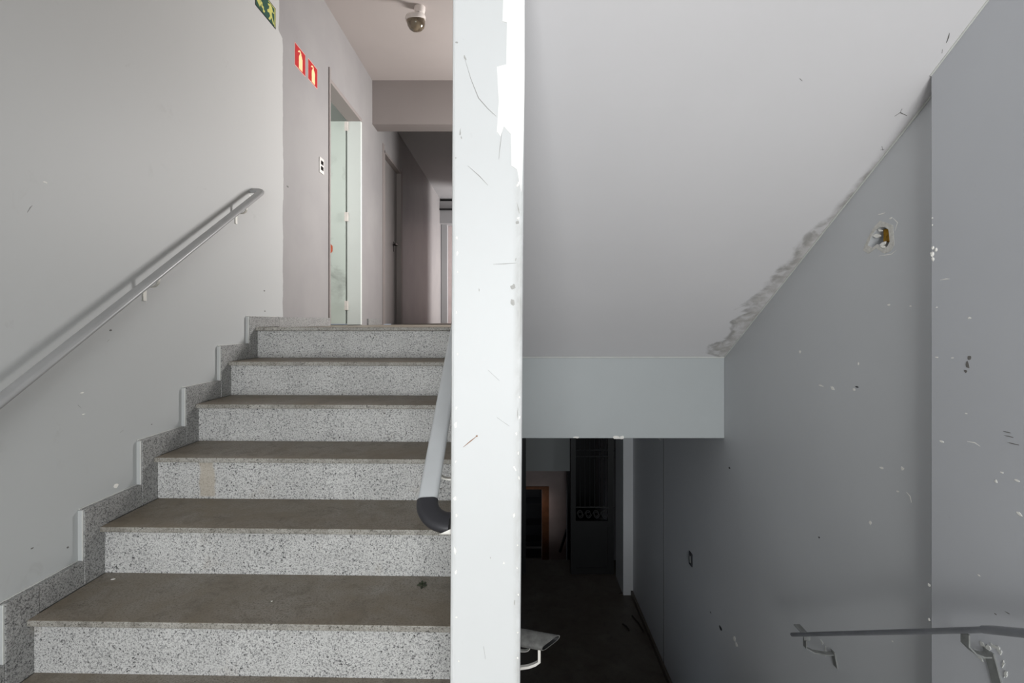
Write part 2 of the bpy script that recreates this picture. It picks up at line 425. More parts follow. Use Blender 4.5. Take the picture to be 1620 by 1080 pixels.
# ---------------------------------------------------------------- door 1 (open) and the room behind it
XR = -3.6
bm = bmesh.new()
box(bm, XR-.1, XR, 3.2, 6.4, ZLAND, ZTOP); box(bm, XR, X0, 3.1, 3.2, ZLAND, ZTOP); box(bm, XR, X0, 6.3, 6.4, ZLAND, ZTOP)
struct('wall_side_room', bm, M['white'])
struct('ceiling_side_room', B(XR, X0, 3.2, 6.3, ZTOP-.15, ZTOP), M['white'])
struct('floor_side_room', B(XR-.1, X0, 3.1, 6.4, ZLAND-.12, ZLAND-.005), M['tread'])
door1 = bpy.data.objects.new('door_1', None); C.objects.link(door1); door1.location = (LW, d1b, ZLAND); WORLD['door_1'] = (LW, d1b, ZLAND)
door1['kind'] = 'structure'
bm = bmesh.new()
box(bm, X0-.005, LW+.001, d1a, d1a+.025, ZLAND, d1h); box(bm, X0-.005, LW+.001, d1b-.035, d1b, ZLAND, d1h-.035)
obj('door_frame', bm, M['white'], door1, bevel=.003)
obj('frame_head', B(X0-.005, LW+.001, d1a, d1b, d1h-.035, d1h), M['hallbeam'], door1, bevel=.003)
bm = bmesh.new()
box(bm, LW-.001, LW+.012, d1a-.022, d1a+.002, ZLAND, d1h+.07)
obj('casing', bm, M['hallbeam'], door1, bevel=.002)
leaf = obj('door_leaf', B(X0-.03-.80, X0-.022, d1b-.035, d1b, ZLAND+.01, d1h-.035), M['leafpaint'], door1, bevel=.002)
for zz in (ZL(483, 5.1), ZL(343, 5.1), ZL(200, 5.1)):
    obj('hinge', B(X0-.03, X0+.004, d1b-.045, d1b-.03, zz-.045, zz+.045), M['lampwhite'], leaf)
bm = bmesh.new(); flake(bm, P(523.5, 393, d1b-.036), (1,0,0), (0,0,1), (0,-1,0), .02, .05, 0, .001, 11)
fx = obj('orange_mark', bm, plain('orange_spot', lin((205, 90, 55)), .6), leaf)  # small ragged orange spot on the leaf

# door 2 (closed, recessed)
door2 = bpy.data.objects.new('door_2', None); C.objects.link(door2); door2.location = (LW, d2b, ZLAND); WORLD['door_2'] = (LW, d2b, ZLAND)
door2['kind'] = 'structure'
bm = bmesh.new()
box(bm, X0, LW+.01, d2a, d2a+.03, ZLAND, d2h); box(bm, X0, LW+.01, d2b-.03, d2b, ZLAND, d2h); box(bm, X0, LW+.01, d2a, d2b, d2h-.03, d2h)
box(bm, LW-.001, LW+.01, d2a-.06, d2a, ZLAND, d2h+.06); box(bm, LW-.001, LW+.01, d2b, d2b+.06, ZLAND, d2h+.06)
obj('door_frame', bm, M['hallbeam'], door2)
leaf2 = obj('door_leaf', B(LW-.085, LW-.05, d2a+.03, d2b-.03, ZLAND, d2h-.03), M['door2'], door2)
bm = bmesh.new(); hy = 6.66; hz = ZL(386, 6.6)
tube(bm, [(LW-.052, hy, hz), (LW-.0, hy, hz)], .012); tube(bm, [(LW-.005, hy+.01, hz), (LW-.005, hy-.12, hz)], .010)
box(bm, LW-.052, LW-.045, hy-.02, hy+.02, hz-.09, hz+.04)
obj('door_handle', bm, M['lock'], leaf2)

# ---------------------------------------------------------------- granite staircase going up
st = thing('staircase', 'grey speckled granite staircase with worn brown treads climbing to the upper landing', 'staircase', (-.85, 1.04, 0))
XL, XRT, SK, TH, NO = LW+.022, -.146, .032, .02, .025
def dk(k): return D0-GO*k
for k in range(0, 8):
    z = ZLAND-RISE*k; d = dk(k); back = dk(k-1)+NO+.012 if k else 3.10
    j = random.uniform(-.0015, .0015)
    bm = bmesh.new()
    prism(bm, [(XL, d, z-TH), (XRT, d-SK, z-TH), (XRT, back-SK*(k > 0)+.0, z-TH), (XL, back, z-TH)], (0, 0, TH))
    # split edge material: front strip
    me_t = obj('tread', bm, M['tread'], st, bevel=.003)
    me_t.data.materials.append(M['nosing'])
    for p in me_t.data.polygons:
        if p.normal.y < -.7: p.material_index = 1
    bm = bmesh.new(); zb_ = z-RISE+.0005 if k < 7 else 0
    prism(bm, [(XL, d+NO, zb_), (XRT, d+NO-SK, zb_), (XRT, d+NO-SK+.015, zb_), (XL, d+NO+.015, zb_)], (0, 0, z-TH-.002-zb_))
    r = obj('riser', bm, M['riser'], st)
    # dark joint under the nosing
# concrete body under the flight
bm = bmesh.new(); pts = []
for k in range(7, -1, -1):
    pts += [(XL, dk(k)+NO+.016, ZLAND-RISE*(k+1)+0.0), (XL, dk(k)+NO+.016, ZLAND-RISE*k-TH-.001)]
pts += [(XL, 3.06, ZLAND-TH-.001), (XL, 3.06, ZLAND-.35), (XL, 1.35, -.14), (XL, dk(7)+NO+.016, -.14)]
pts = [(-1.53, b, c) for a, b, c in pts]
prism(bm, pts, (-.148+1.53, 0, 0)); 
body = obj('stair_body', bm, M['beam'], st)
# stepped skirting against the left wall, two stones a step
AH = .065; SH = .088
for k in range(0, 8):
    z = ZLAND-RISE*k; a = dk(k)-AH; b = dk(k-1)-AH if k else 3.30
    topz = z+SH-(.024 if k == 0 else 0); jit = random.uniform(-.002, .002)
    s = obj('skirting_tile', B(LW+.0005, XL+jit*.5, a+.031+GO*.28, b-.0012, z+.0005, topz), M['skirt'], st, bevel=.0015)
    if k == 0: s.data.transform; 
    # upright stone with a mitred foot, in front of the riser
    bm = bmesh.new(); lo = z-RISE if k < 7 else 0
    prism(bm, [(LW+.0005, a, lo+.0005), (LW+.0005, a+GO*.28+.0296, lo+.0005), (LW+.0005, a+GO*.28+.0296, topz), (LW+.0005, a, topz)], (XL+.0003-LW, 0, 0))
    obj('skirting_tile', bm, M['skirt'], st, bevel=.0015)
    # rough white filler on the front edge of the upright stone
    bm = bmesh.new()
    box(bm, LW+.0003, XL-.004, a-.0035, a+.0005, lo+SH+.0 if k < 7 else 0, topz-.003)
    obj('filler', bm, M['lwall'], st)
    bm = bmesh.new(); box(bm, XL-.0065, XL-.0035, a-.004, a+.0002, (lo+SH) if k < 7 else 0, topz-.002)
    box(bm, LW+.0003, LW+.004, a, b, topz-.001, topz+.0025)
    obj('filler_line', bm, M['caulk'], st)
# the flight going down behind the pier
sd_ = thing('staircase', 'granite steps going down right of the white pier', 'staircase', (.6, 1.04, -1.4))
for j in range(1, 8):
    ya = 1.045+GO*(j-1); z = -RISE*j
    obj('tread', B(.02, RP-.004, ya+.002, ya+GO+NO, z-TH, z), M['tread'], sd_, bevel=.003)
    obj('riser', B(.02, RP-.004, ya+GO-.0, ya+GO+.015, z-RISE+.001, z-TH-.001), M['riser'], sd_)
obj('riser', B(.02, RP-.004, 1.031, 1.045, -RISE+.001, -.021), M['riser'], sd_)

# things lying on the treads
def tread_at(px, py, k):
    z = ZLAND-RISE*k; d = (EZ-z)*F/(py-VY); return Vector(((px-VX)*d/F, d, z))
c = tread_at(668, 926, 5)
bm = bmesh.new()
for i in range(7):
    a = i*2.4; flake(bm, c+Vector((.009*math.cos(a), .016*math.sin(a), .001+.0006*i)), (1,0,0), (0,1,0), (0,0,1), .011, .005, a, .0012, 7, .3)
tag(obj('dry_leaf', bm, M['leaf']), 'crumpled dark green leaf lying on the wide second lowest tread', 'leaf')
for (px, py, k, ru, rv, lab) in ((179, 916, 5, .008, .004, 'white paint flake on the tread below the left wall skirting'),
                         (430, 951, 5, .004, .003, 'tiny white paint flake near the middle of the large lower tread'),
                         (250, 783.8, 4, .005, .003, 'small pale flake in the left back corner of the third lowest tread')):
    c = tread_at(px, py, k); bm = bmesh.new(); flake(bm, c, (1,0,0), (0,1,0), (0,0,1), ru, rv, .3, .0015, 7)
    tag(obj('paint_flake', bm, M['chip']), lab, 'paint flake', 'paint flakes on the stairs')

# ---------------------------------------------------------------- handrails
def arcpath(p0, t, s, R, n=10, ang=math.pi/2):
    """bend from direction t towards s starting at p0, returns points and in-plane side vectors"""
    pts, sd = [], []
    for i in range(1, n+1):
        a = ang*i/n
        pts.append(p0+t*(R*math.sin(a))+s*(R*(1-math.cos(a))))
        tt = t*math.cos(a)+s*math.sin(a); sd.append(s*math.cos(a)-t*math.sin(a))
    return pts, sd
def bracket(parent, top, wallx, m, plate_h=.07, drop=.035, w_=.016, lean=0.0):
    """flat bar: down from the rail, curve to the wall, plate down the wall; top = point under the rail"""
    s = 1 if wallx > top.x else -1
    p = [top, top+Vector((0, 0, -drop*.7))]
    q, _ = arcpath(p[-1], Vector((0,0,-1)), Vector((s,0,0)), abs(wallx-top.x)*.45, 6)
    p += q; e = Vector((wallx-s*.004, top.y, p[-1].z)); p.append(e)
    bm = bmesh.new(); sweep(bm, p, [Vector((0,1,0))]*len(p), rect(w_, .004)); obj('bracket', bm, m, parent)
    pz = e.z+.012
    bm = bmesh.new(); prism(bm, [(wallx-s*.004, top.y-w_*.6, pz), (wallx-s*.004, top.y+w_*.6, pz), (wallx-s*.004, top.y+w_*.6+lean, pz-plate_h), (wallx-s*.004, top.y-w_*.6+lean, pz-plate_h)], (s*.005, 0, 0))
    obj('wall_plate', bm, m, parent)
zl = lambda d: EZ+.785-.651*(3.03-d)
T = Vector((0, .838, .546)).normalized()
# left wall rail
xr = -1.487
hr = thing('handrail', 'grey painted metal handrail fixed along the left wall', 'handrail', (LW, 1.9, zl(1.9)))
p0 = Vector((xr, .70, zl(.70))); p1 = Vector((xr, 2.955, zl(2.955)))
tt = (p1-p0).normalized()
path = [p0, p0.lerp(p1, .33), p0.lerp(p1, .66), p1]; sides = [Vector((-1,0,0))]*4
bm = bmesh.new(); sweep(bm, path, sides, stadium(.047, .021)); obj('rail', bm, M['rail'], hr, smooth=True)
q, sd = arcpath(p1, tt, Vector((-1,0,0)), .052, 8)
q = [p1]+q+[q[-1]+Vector((-.016,0,0))]; sd = [Vector((-1,0,0))]+sd+[sd[-1]]
bm = bmesh.new(); sweep(bm, q, sd, stadium(.046, .020)); obj('elbow', bm, M['rail'], hr, smooth=True)
for d in (2.135, 2.83, 1.1):
    bracket(hr, Vector((xr-.008, d, zl(d)-.008)), LW, M['steel'])
# rail on the middle wall
hc_ = thing('handrail', 'light grey handrail with black elbow beside the white pier', 'handrail', (-.14, 2.0, zl(2.0)))
xc = -.207
zc = lambda d: EZ-.418+.66*(d-1.181)
p0 = Vector((xc, 1.185, zc(1.185))); p1 = Vector((xc, 3.0, zc(3.0))); t0 = (p0-p1).normalized()
bm = bmesh.new(); sweep(bm, [p1, p1.lerp(p0, .5), p0], [Vector((1,0,0))]*3, stadium(.047, .022)); obj('rail', bm, M['railc'], hc_, smooth=True)
q, sd = arcpath(p0, t0, Vector((1,0,0)), .058, 12)
q = [p0]+q; sd = [Vector((1,0,0))]+sd
bm = bmesh.new(); sweep(bm, q, sd, stadium(.050, .026)); obj('elbow', bm, M['black'], hc_, smooth=True)
e = q[-1]; bm = bmesh.new(); sweep(bm, [e-Vector((.022,0,0)), e+Vector((.02,0,0))], [sd[-1]]*2, stadium(.051, .028))
for v in bm.verts: v.co += Vector((0,0,-.0006))
bmesh.ops.bisect_plane(bm, geom=bm.verts[:]+bm.edges[:]+bm.faces[:], plane_co=e+Vector((0, 0, -.0135)), plane_no=(-.45, .3, 1), clear_outer=True)
obj('paint_smear', bm, M['chip'], hc_)
bracket(hc_, Vector((xc+.005, 1.30, zc(1.30)-.008)), -.141, M['steel'])
bracket(hc_, Vector((xc+.005, 2.5, zc(2.5)-.008)), -.141, M['steel'])
# rail of the flight down, on the right face of the middle wall: open cut end towards the camera
hd = thing('handrail', 'short open-ended handrail stub at the right foot of the white pier', 'handrail', (.01, 1.6, .5))
xd = .058; zd = lambda d: ZL(1013, 1.19)-.618*(d-1.19)
pb = Vector((xd, 3.0, zd(3.0))); q0 = P(812, 1006, 1.20); q1 = P(884, 1019, 1.165)
bm = bmesh.new(); sweep(bm, [Vector((xd-.012, 1.25, zd(1.25))), pb], [Vector((1,0,0))]*2, stadium(.047, .022))
obj('rail', bm, M['railr'], hd, smooth=True)
bm = bmesh.new()
o_ = stadium(.038, .020); i_ = stadium(.034, .015)
sv = Vector((0, .86, .5))
A = sweep(bm, [q0, q1], [sv]*2, o_, cap=False); Bq = sweep(bm, [q0, q1], [sv]*2, i_, cap=False)
ta = (q1-q0).normalized()
for ring_ in (A[1], Bq[1]):
    for v in ring_:
        k = (v.co-q1).dot(sv)/.019; v.co -= ta*(.019*(1-k))
for j in range(len(o_)): bm.faces.new((A[1][j], A[1][(j+1) % len(o_)], Bq[1][(j+1) % len(o_)], Bq[1][j]))
for ff in bm.faces:
    if all(v in set(Bq[0]+Bq[1]) for v in ff.verts): ff.material_index = 1
el = obj('elbow', bm, M['worngrey'], hd, smooth=True); el.data.materials.append(M['iron'])  # tube's inner face coloured black in place of the shade inside it
bt = P(853, 1023, 1.185); be = P(853, 1046, 1.185); bw = P(822, 1056, 1.185)
bm = bmesh.new(); sweep(bm, [bt, be, P(846, 1050.5, 1.185), P(836, 1054, 1.185), bw], [Vector((0,1,0))]*5, rect(.008, .006)); obj('bracket', bm, M['steel'], hd)
bracket(hd, Vector((xd+.000, 2.3, zd(2.3)-.006)), .011, M['steel'])
# right wall rail
hw = thing('handrail', 'thin dark grey handrail running level along the right wall', 'handrail', (RP, 1.6, .4))
xw = 1.125
pts = [P(1258, 1003.5, xw*F/440), P(1460, 998.5, xw*F/642), P(1570, 995.5, xw*F/752)]
pts = [Vector((xw, p.y, p.z)) for p in pts]
bm = bmesh.new(); sweep(bm, pts, [Vector((1,0,0))]*3, stadium(.040, .014)); obj('rail', bm, M['railr'], hw, smooth=True)
k2 = pts[-1]; k3 = Vector((xw, 1.125, ZL(1002, 1.125))); k4 = Vector((xw, .6, ZL(1002, 1.125)+.2))
bm = bmesh.new(); sweep(bm, [k2+Vector((0,.01,-.006)), k3, k4], [Vector((1,0,0))]*3, stadium(.043, .017)); obj('rail_extension', bm, M['railr'], hw, smooth=True)
def wallbr(top, wx, plate, lean, m, w_=.02):
    p = [top, top+Vector((0, .0, -.03)), top+Vector(((wx-top.x)*.3, 0, -.048)), Vector((wx-.02, top.y, top.z-.056)), Vector((wx-.003, top.y, top.z-.056))]
    bm = bmesh.new(); sweep(bm, p, [Vector((0,1,0))]*5, rect(w_, .004)); obj('bracket', bm, m, hw)
    z = top.z-.045; a = top.y
    bm = bmesh.new(); prism(bm, [(wx-.004, a-w_*.6, z), (wx-.004, a+w_*.6, z), (wx-.004, a+w_*.6+lean, z-plate), (wx-.004, a-w_*.6+lean, z-plate)], (.005, 0, 0))
    return obj('wall_plate', bm, m, hw)
n1 = Vector((xw, 1.285, pts[1].z+(pts[2].z-pts[1].z)*(1.285-pts[1].y)/(pts[2].y-pts[1].y)-.005))
wallbr(n1, RP, .085, -.03, M['dsteel'], .024)
n2 = Vector((xw, 2.0, pts[0].z+.025)); wallbr(n2, RW, .05, -.02, M['dsteel'])
bm = bmesh.new(); box(bm, xw-.012, xw+.012, 1.985, 2.06, pts[0].z+.045, pts[0].z+.049); box(bm, xw-.012, xw+.012, 1.985, 1.99, pts[0].z+.03, pts[0].z+.046)
obj('clip', bm, M['dsteel'], hw)

# ---------------------------------------------------------------- signs, switch, lamp on the upper landing
def wallpt(px, py, off=0):
    d = -LW*F/(VX-px); return Vector((LW+off, d, ZL(py, d)))
def on_left(y0, y1, z0, z1, off, th): return B(LW+off, LW+off+th, y0, y1, z0, z1)
def sign_poly(parent, name, pts, y0, y1, z0, z1, mat, off=.0022):
    bm = bmesh.new(); prism(bm, [(LW+off, y0+(y1-y0)*a, z0+(z1-z0)*b) for a, b in pts], (.0008, 0, 0)); return obj(name, bm, mat, parent)
dz = lambda px: -LW*F/(VX-px)
ext = [(.36,.06),(.70,.06),(.70,.58),(.64,.70),(.58,.74),(.58,.80),(.50,.88),(.38,.86),(.27,.74),(.33,.74),(.42,.80),(.48,.76),(.42,.68),(.36,.58)]
for i, (xa, xb, yt, yb) in enumerate(((466, 482.9, 66, 102.5), (487.2, 501.8, 91.5, 124.5))):
    y0, y1 = dz(xa), dz(xb); z1 = ZL(yt, y0); z0 = ZL(yb, y0)
    t_ = thing('fire_extinguisher_sign', ('red fire extinguisher sign nearer the stairs, left of the pair', 'red fire extinguisher sign nearer the open door, lower right in the picture')[i], 'sign', (LW, y0, z0), 'red extinguisher signs on the left wall')
    obj('border', on_left(y0, y1, z0, z1, 0, .0015), M['spink'], t_)
    obj('panel', on_left(y0+.005, y1-.005, z0+.005, z1-.005, .0012, .0012), M['sred'], t_)
    sign_poly(t_, 'pictogram', ext, y0, y1, z0, z1, M['scream'])
y0, y1 = dz(403.5), dz(435.8); z1 = ZL(14, y1); z0 = ZL(46.5, y1)
t_ = thing('exit_route_sign', 'dark green stair exit sign with yellow pictograms high on the left wall', 'sign', (LW, y0, z0))
obj('border', on_left(y0, y1, z0, z1, 0, .0015), M['sblack'], t_)
obj('panel', on_left(y0+.006, y1-.006, z0+.006, z1-.006, .0012, .0012), M['sgreen'], t_)
stp = [(.05,.80)]
for i in range(5): stp += [(.05+.075*i+.075, .80-.13*i), (.05+.075*i+.075, .67-.13*i)]
stp = stp+[(.375+.04,.15),(.375-.04,.05)]
lo_ = []
for i in range(5): lo_ += [(.02+.075*i, .68-.13*i)]
sp_ = []
for i in range(6): sp_ += [(.06+.065*i, .84-.12*i), (.06+.065*(i+1), .84-.12*i)]
sp2 = [(a-.035, b-.12) for a, b in sp_][::-1]
sign_poly(t_, 'stair_pictogram', sp_+sp2, y0, y1, z0, z1, M['syellow'])
sign_poly(t_, 'arrow', [(.05,.30),(.20,.14),(.20,.24),(.26,.24),(.26,.36),(.20,.36),(.20,.46)], y0, y1, z0, z1, M['syellow'])
fig = [(.62,.10),(.70,.30),(.66,.42),(.58,.36),(.55,.44),(.64,.58),(.66,.74),(.60,.70),(.58,.78),(.72,.88),(.80,.80),(.84,.70),(.90,.66),(.88,.60),(.80,.64),(.78,.48),(.84,.30),(.92,.12),(.86,.10),(.77,.30),(.70,.10)]
sign_poly(t_, 'running_figure', fig, y0, y1, z0, z1, M['syellow'])
sign_poly(t_, 'door_outline', [(.93,.06),(.965,.06),(.965,.94),(.60,.94),(.60,.90),(.93,.90)], y0, y1, z0, z1, M['syellow'])
# switch
y0, y1 = dz(504.6), dz(511.2); z0, z1 = ZL(272.5, 4.03), ZL(248, 4.03)
sw = thing('light_switch', 'small pale switch plate with two dark rockers left of the open door', 'switch', (LW, y0, z0))
obj('plate', on_left(y0, y1, z0, z1, 0, .008), M['switch'], sw, bevel=.002)
h = z1-z0
for a in (.2, .56): obj('rocker', on_left(y0+.02, y1-.02, z0+h*a, z0+h*(a+.24), .007, .004), M['lock'], sw)
# ceiling lamp
c = Vector(((664-VX)*4.22/F, 4.22, ZTOP)); lp = thing('ceiling_lamp', 'white round ceiling lamp with a smoked glass bowl above the corridor', 'lamp', c)
obj('base', lathe(bmesh.new(), [(0, .002), (.045, .002), (.046, -.02), (.038, -.052), (.02, -.06), (0, -.06)], c, (0, 0, 1)), M['lampwhite'], lp, smooth=True)
bc = Vector(((657-VX)*4.12/F, 4.12, ZL(26, 4.12))); ax = Vector((-.10, -.22, 1)).normalized()
bm = bmesh.new(); tube(bm, [c+Vector((-.0, -.01, -.055)), bc+ax*.012], .014)
obj('arm', bm, M['lock'], lp)
obj('rim', lathe(bmesh.new(), [(0, .018), (.05, .018), (.076, .008), (.082, -.008), (.080, -.028), (.070, -.028), (0, -.02)], bc, ax, 36), M['lampwhite'], lp, smooth=True)
obj('lamp_bowl', lathe(bmesh.new(), [(.072, -.026), (.074, -.04), (.070, -.065), (.058, -.09), (.036, -.107), (.012, -.113), (0, -.114)], bc, ax, 36), M['glass'], lp, smooth=True)

# ---------------------------------------------------------------- lower level: gate, outlets, rear stair
dg = 5.87
gt = thing('metal_gate', 'black iron gate with barred upper part standing on the dark lower floor', 'gate', P(940, 910, dg))
def gb(x0, x1, y0, y1, t0=0, t1=.04): # pixel rect at gate distance
    a = P(x0, y1, dg); b = P(x1, y0, dg); return (a.x, b.x, dg+t0, dg+t1, a.z, b.z)
obj('gate_post', B(*gb(976, 985.2, 628, 908, 0, .06)), M['iron'], gt)
obj('gate_post', B(*gb(825, 832, 628, 908, 0, .06)), M['iron'], gt)
obj('header', B(*gb(825, 985.2, 620, 628, 0, .06)), M['iron'], gt)
bm = bmesh.new()
for r_ in ((903, 911, 640, 908), (962, 971, 640, 908), (911, 962, 640, 648), (911, 962, 824, 832), (911, 962, 898, 908)): box(bm, *gb(*r_))
obj('leaf_frame', bm, M['iron'], gt)
obj('panel', B(*gb(911, 962, 832, 898, .012, .02)), M['iron'], gt)
for i in range(6):
    px = 918+i*7.6; bm = bmesh.new(); tube(bm, [P(px, 648, dg+.02), P(px, 802, dg+.02)], .007, 8); obj('bar', bm, M['iron'], gt)
for py in (712, 722, 802):
    bm = bmesh.new(); tube(bm, [P(911, py, dg+.02), P(972, py, dg+.02)], .008, 8); obj('cross_bar', bm, M['iron'], gt)
for i in range(4):
    bm = bmesh.new(); cx = 918+i*12.6
    for sgn in (1, -1):
        pp = [P(cx+sgn*(5.2*math.cos(a)*(1-a/9)), 813+7*math.sin(a)*(1-a/9)*sgn, dg+.02) for a in [j*.5 for j in range(12)]]
        for a, b in zip(pp, pp[1:]): tube(bm, [a, b], .005, 6)
    obj('scroll', bm, M['dulliron'], gt)
# jamb beside the gate, walls and stairs beyond
struct('trim_6', B(P(986, 0, 5.45).x, RW-.001, 5.45, 5.86, ZLOW, ZLAND-.2), M['rwall'])
struct('wall_lower_side', B(RW-.003, RW+.1, 5.95, 9.2, -2.9, ZLAND-.2), M['lwall'])
struct('wall_lower_left', B(-.1, 0.0, 5.93, 9.2, -2.9, ZLAND-.2), M['lwall'])
bm = bmesh.new(); dw = 8.8
L_, R_ = P(868.5, 0, dw).x, P(902, 0, dw).x
box(bm, L_, RW, dw, dw+.15, -2.9, ZLAND-.2); box(bm, -.1, L_, dw, dw+.15, ZL(769, dw), ZLAND-.2)
struct('wall_lower_far', bm, M['lwhite'])
bm = bmesh.new(); box(bm, 0, P(901.5, 0, 8.0).x, 8.0, 8.2, ZL(745, 8.0), ZLAND-.2)
struct('trim_7', bm, M['beam'])
struct('trim_8', B(P(896, 0, 8.2).x, RW, 8.05, 8.2, -2.9, ZLAND-.2), M['iron'])
bm = bmesh.new(); zt_ = ZL(769, dw)
box(bm, -.1, L_-.0, dw-.01, dw+.16, zt_-.05, zt_); box(bm, L_-.12, L_, dw+.0, dw+.16, -2.9, zt_-.05)
struct('door_3', bm, M['wood'])
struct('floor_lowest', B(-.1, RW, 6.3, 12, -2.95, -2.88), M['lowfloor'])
ls = thing('staircase', 'dim stone staircase going down beyond the black iron gate', 'staircase', (.6, 6.3, -2.88))
for k in range(1, 8):
    obj('step', B(0.003, RW-.006, 6.27+.25*(k-1), 6.27+.25*k, -2.88, ZLOW-.18*k), M['lowfloor'], ls)
bs = thing('shelf_unit', 'dark low shelving seen inside the orange framed doorway', 'shelf', (.2, 9.6, -2.88))
for z in (-2.86, -2.6, -2.3, -1.9): obj('shelf', B(0.05, .75, 9.4, 9.7, z, z+.03), M['iron'], bs)
obj('side_panel', B(.03, .05, 9.4, 9.7, -2.88, -1.8), M['iron'], bs); obj('side_panel', B(.75, .77, 9.4, 9.7, -2.88, -1.8), M['iron'], bs)
struct('wall_lowest', B(-.1, RW, 9.9, 10, -2.9, 0), M['iron'])  # wall coloured near black, standing in for the shade inside the doorway
a = P(886, 872, 8.6); b = P(897, 838, 8.3)
bm = bmesh.new(); tube(bm, [a, b], .022, 8)
rl = tag(obj('handrail', bm, M['iron']), 'black sloping handrail in the dim stairwell beyond the gate', 'handrail')
# wall bits
def rw(px, py, wx=RW): d = wx*F/(px-VX); return Vector((wx, d, ZL(py, d)))
q = rw(1093.5, 884)
ot = thing('wall_socket', 'small pale wall socket with a black surround low on the right wall', 'socket', q)
obj('surround', B(RW-.008, RW+.001, q.y-.03, q.y+.03, q.z-.045, q.z+.045), M['black'], ot, bevel=.002)
obj('plate', B(RW-.013, RW-.009, q.y-.014, q.y+.018, q.z-.022, q.z+.026), M['dsteel'], ot)
# debris on the lower floor
def fl(px, py): d = (EZ-ZLOW)*F/(py-VY); return Vector(((px-VX)*d/F, d, ZLOW))
for (a, b, lab) in (((1000, 975), (1018, 1000), 'dark stick lying beside the right wall on the lower floor'), ((979, 940), (992, 939.5), 'short dark twig on the lower floor in front of the gate'), ((985, 988), (995, 998), 'small dark splinter left of the longer stick')):
    p, q = fl(*a)+Vector((0,0,.008)), fl(*b)+Vector((0,0,.008))
    bm = bmesh.new(); tube(bm, [p, p.lerp(q, .5)+Vector((.008,.01,0)), q], .008, 6); tag(obj('stick', bm, M['stick']), lab, 'stick', 'sticks on the lower floor')
# baseboard of the dark area
struct('baseboard_right', B(RW-.025, RW-.005, 3.3, 5.45, ZLOW, ZLOW+.05), M['lowfloor'])

# ---------------------------------------------------------------- wear: chips, patches, cracks (joined small pieces)
N = (0, -1, 0); U = (1, 0, 0); V = (0, 0, 1)
def pp(px, py): return P(px, py, 1.0798)
# repaired plaster patch on the pier
bm = bmesh.new()
poly = [(796,0),(830,0),(830,120),(828,240),(825,305),(821,285),(818,268),(809,262),(808,212),(797,200),(792,216),(786,208),(789,160),(786,106),(801,102),(802,36),(795,34)]
prism(bm, [pp(a, b)+Vector((0, 0, 0)) for a, b in poly], (0, -.0010, 0))
obj('plaster_patch', bm, M['plaster'], wall_mid)
rnd = random.Random(3)
bm = bmesh.new()
for (px, py, ru, rv) in ((721,672,3.5,5),(722,645,2,4),(720,788,3,3.5),(722,815,2,3),(720,870,2,8),(721,905,2,5),(722,976,2,2),(723,376,2,3),(724,400,2,5),(724,430,1.5,2),
        (814,740,2,6),(820,716,2,3),(821,755,1.5,4),(813,815,2.5,5),(817,686,2,3),(822,660,1.5,4),(819,862,1.5,1.5),(818,898,1.5,1.5),(819,1000,1.5,2),(797,890,1.8,2.5),(819,1040,1.5,2),
        (820,292,3,5),(820,345,2.5,3),(722,494,1.5,3),(724,560,1.5,2),(721,730,1.5,2),(822,628,1.5,3),(820,940,1.5,2),(726,1045,1.5,2)):
    flake(bm, pp(px, py), U, V, N, ru*1.08/F*.95, rv*1.08/F*1.05, rnd.uniform(-.4,.4), .0009, 11, .6)
obj('paint_chips', bm, M['chip'], wall_mid, kind='stuff')
bm = bmesh.new()
for (px, py, ru, rv) in ((812,453,6,5),(811,478,4,6),(818,352,4,4),(728,210,1.5,8),(730,218,1.5,3),(723,67,3,1.5),(735,90,1.5,5),(737,93,1,3),(814,953,1.5,6),(816,410,1,3),(776,882,1.2,1.6),(820,330,1,12),(819,655,1,12),(758,458,1,3),(721,250,1.2,2)):
    flake(bm, pp(px, py), U, V, N, ru*1.08/F, rv*1.08/F, rnd.uniform(-.2,.2), .0007, 9, .55)
obj('scuffs', bm, M['pierscuff'], wall_mid, kind='stuff')
bm = bmesh.new()
for pl in ([(735,92),(745,125),(757,155),(772,172),(785,184)], [(740,262),(758,278),(772,293)], [(794,210),(791,232),(789,252)], [(780,418),(800,417),(817,416)], [(772,585),(790,602)], [(786,660),(806,674)], [(765,1022),(768,1042)]):
    stroke(bm, [pp(*q) for q in pl], N, .0012)
obj('scratches', bm, M['scratch'], wall_mid, kind='stuff')
bm = bmesh.new(); stroke(bm, [pp(733,707), pp(745,697), pp(754,690)], N, .0025)
flake(bm, pp(754.5,689.5), U, V, N, .0025, .0022, 0, .0008); obj('rusty_scratch', bm, M['rust'], wall_mid)
# right wall and pilaster
NR = (-1, 0, 0); UR = (0, 1, 0)
def bits(parent, wx, lst, mat, name, seed):
    r = random.Random(seed); bm = bmesh.new()
    for (px, py, ru, rv, ro) in lst:
        c = rw(px, py, wx); k = c.y/F
        flake(bm, c, UR, V, NR, ru*k*2.0*c.y/1.5, rv*k, ro, .0008, 8, .45, r)
    return obj(name, bm, mat, parent, kind='stuff')
bits(wall_right, RW, ((1266,556,1.5,3,0),(1406,482,2,2,0),(1441,484,1.3,1.3,0),(1299,610,3,1.5,0),(1317,614,2.5,4,.4),(1351,616,1.5,2.5,0),(1395,740,2.5,2,0),(1428,741,2,3.5,.3),(1377,827,1.6,3.5,-.3),(1420,777,2,1.5,0),(1412,1014,1,1,0),(1104,387,1,1,0),(1162,1010,1.5,5,.2),(1165,1019,1.5,4,0),(1395,338,5,1,0),(1410,345,2,2,0),(1358,575,.8,3,.2),(1042,693,3,1.5,0)), M['chip'], 'paint_chips', 5)
bm = bmesh.new()
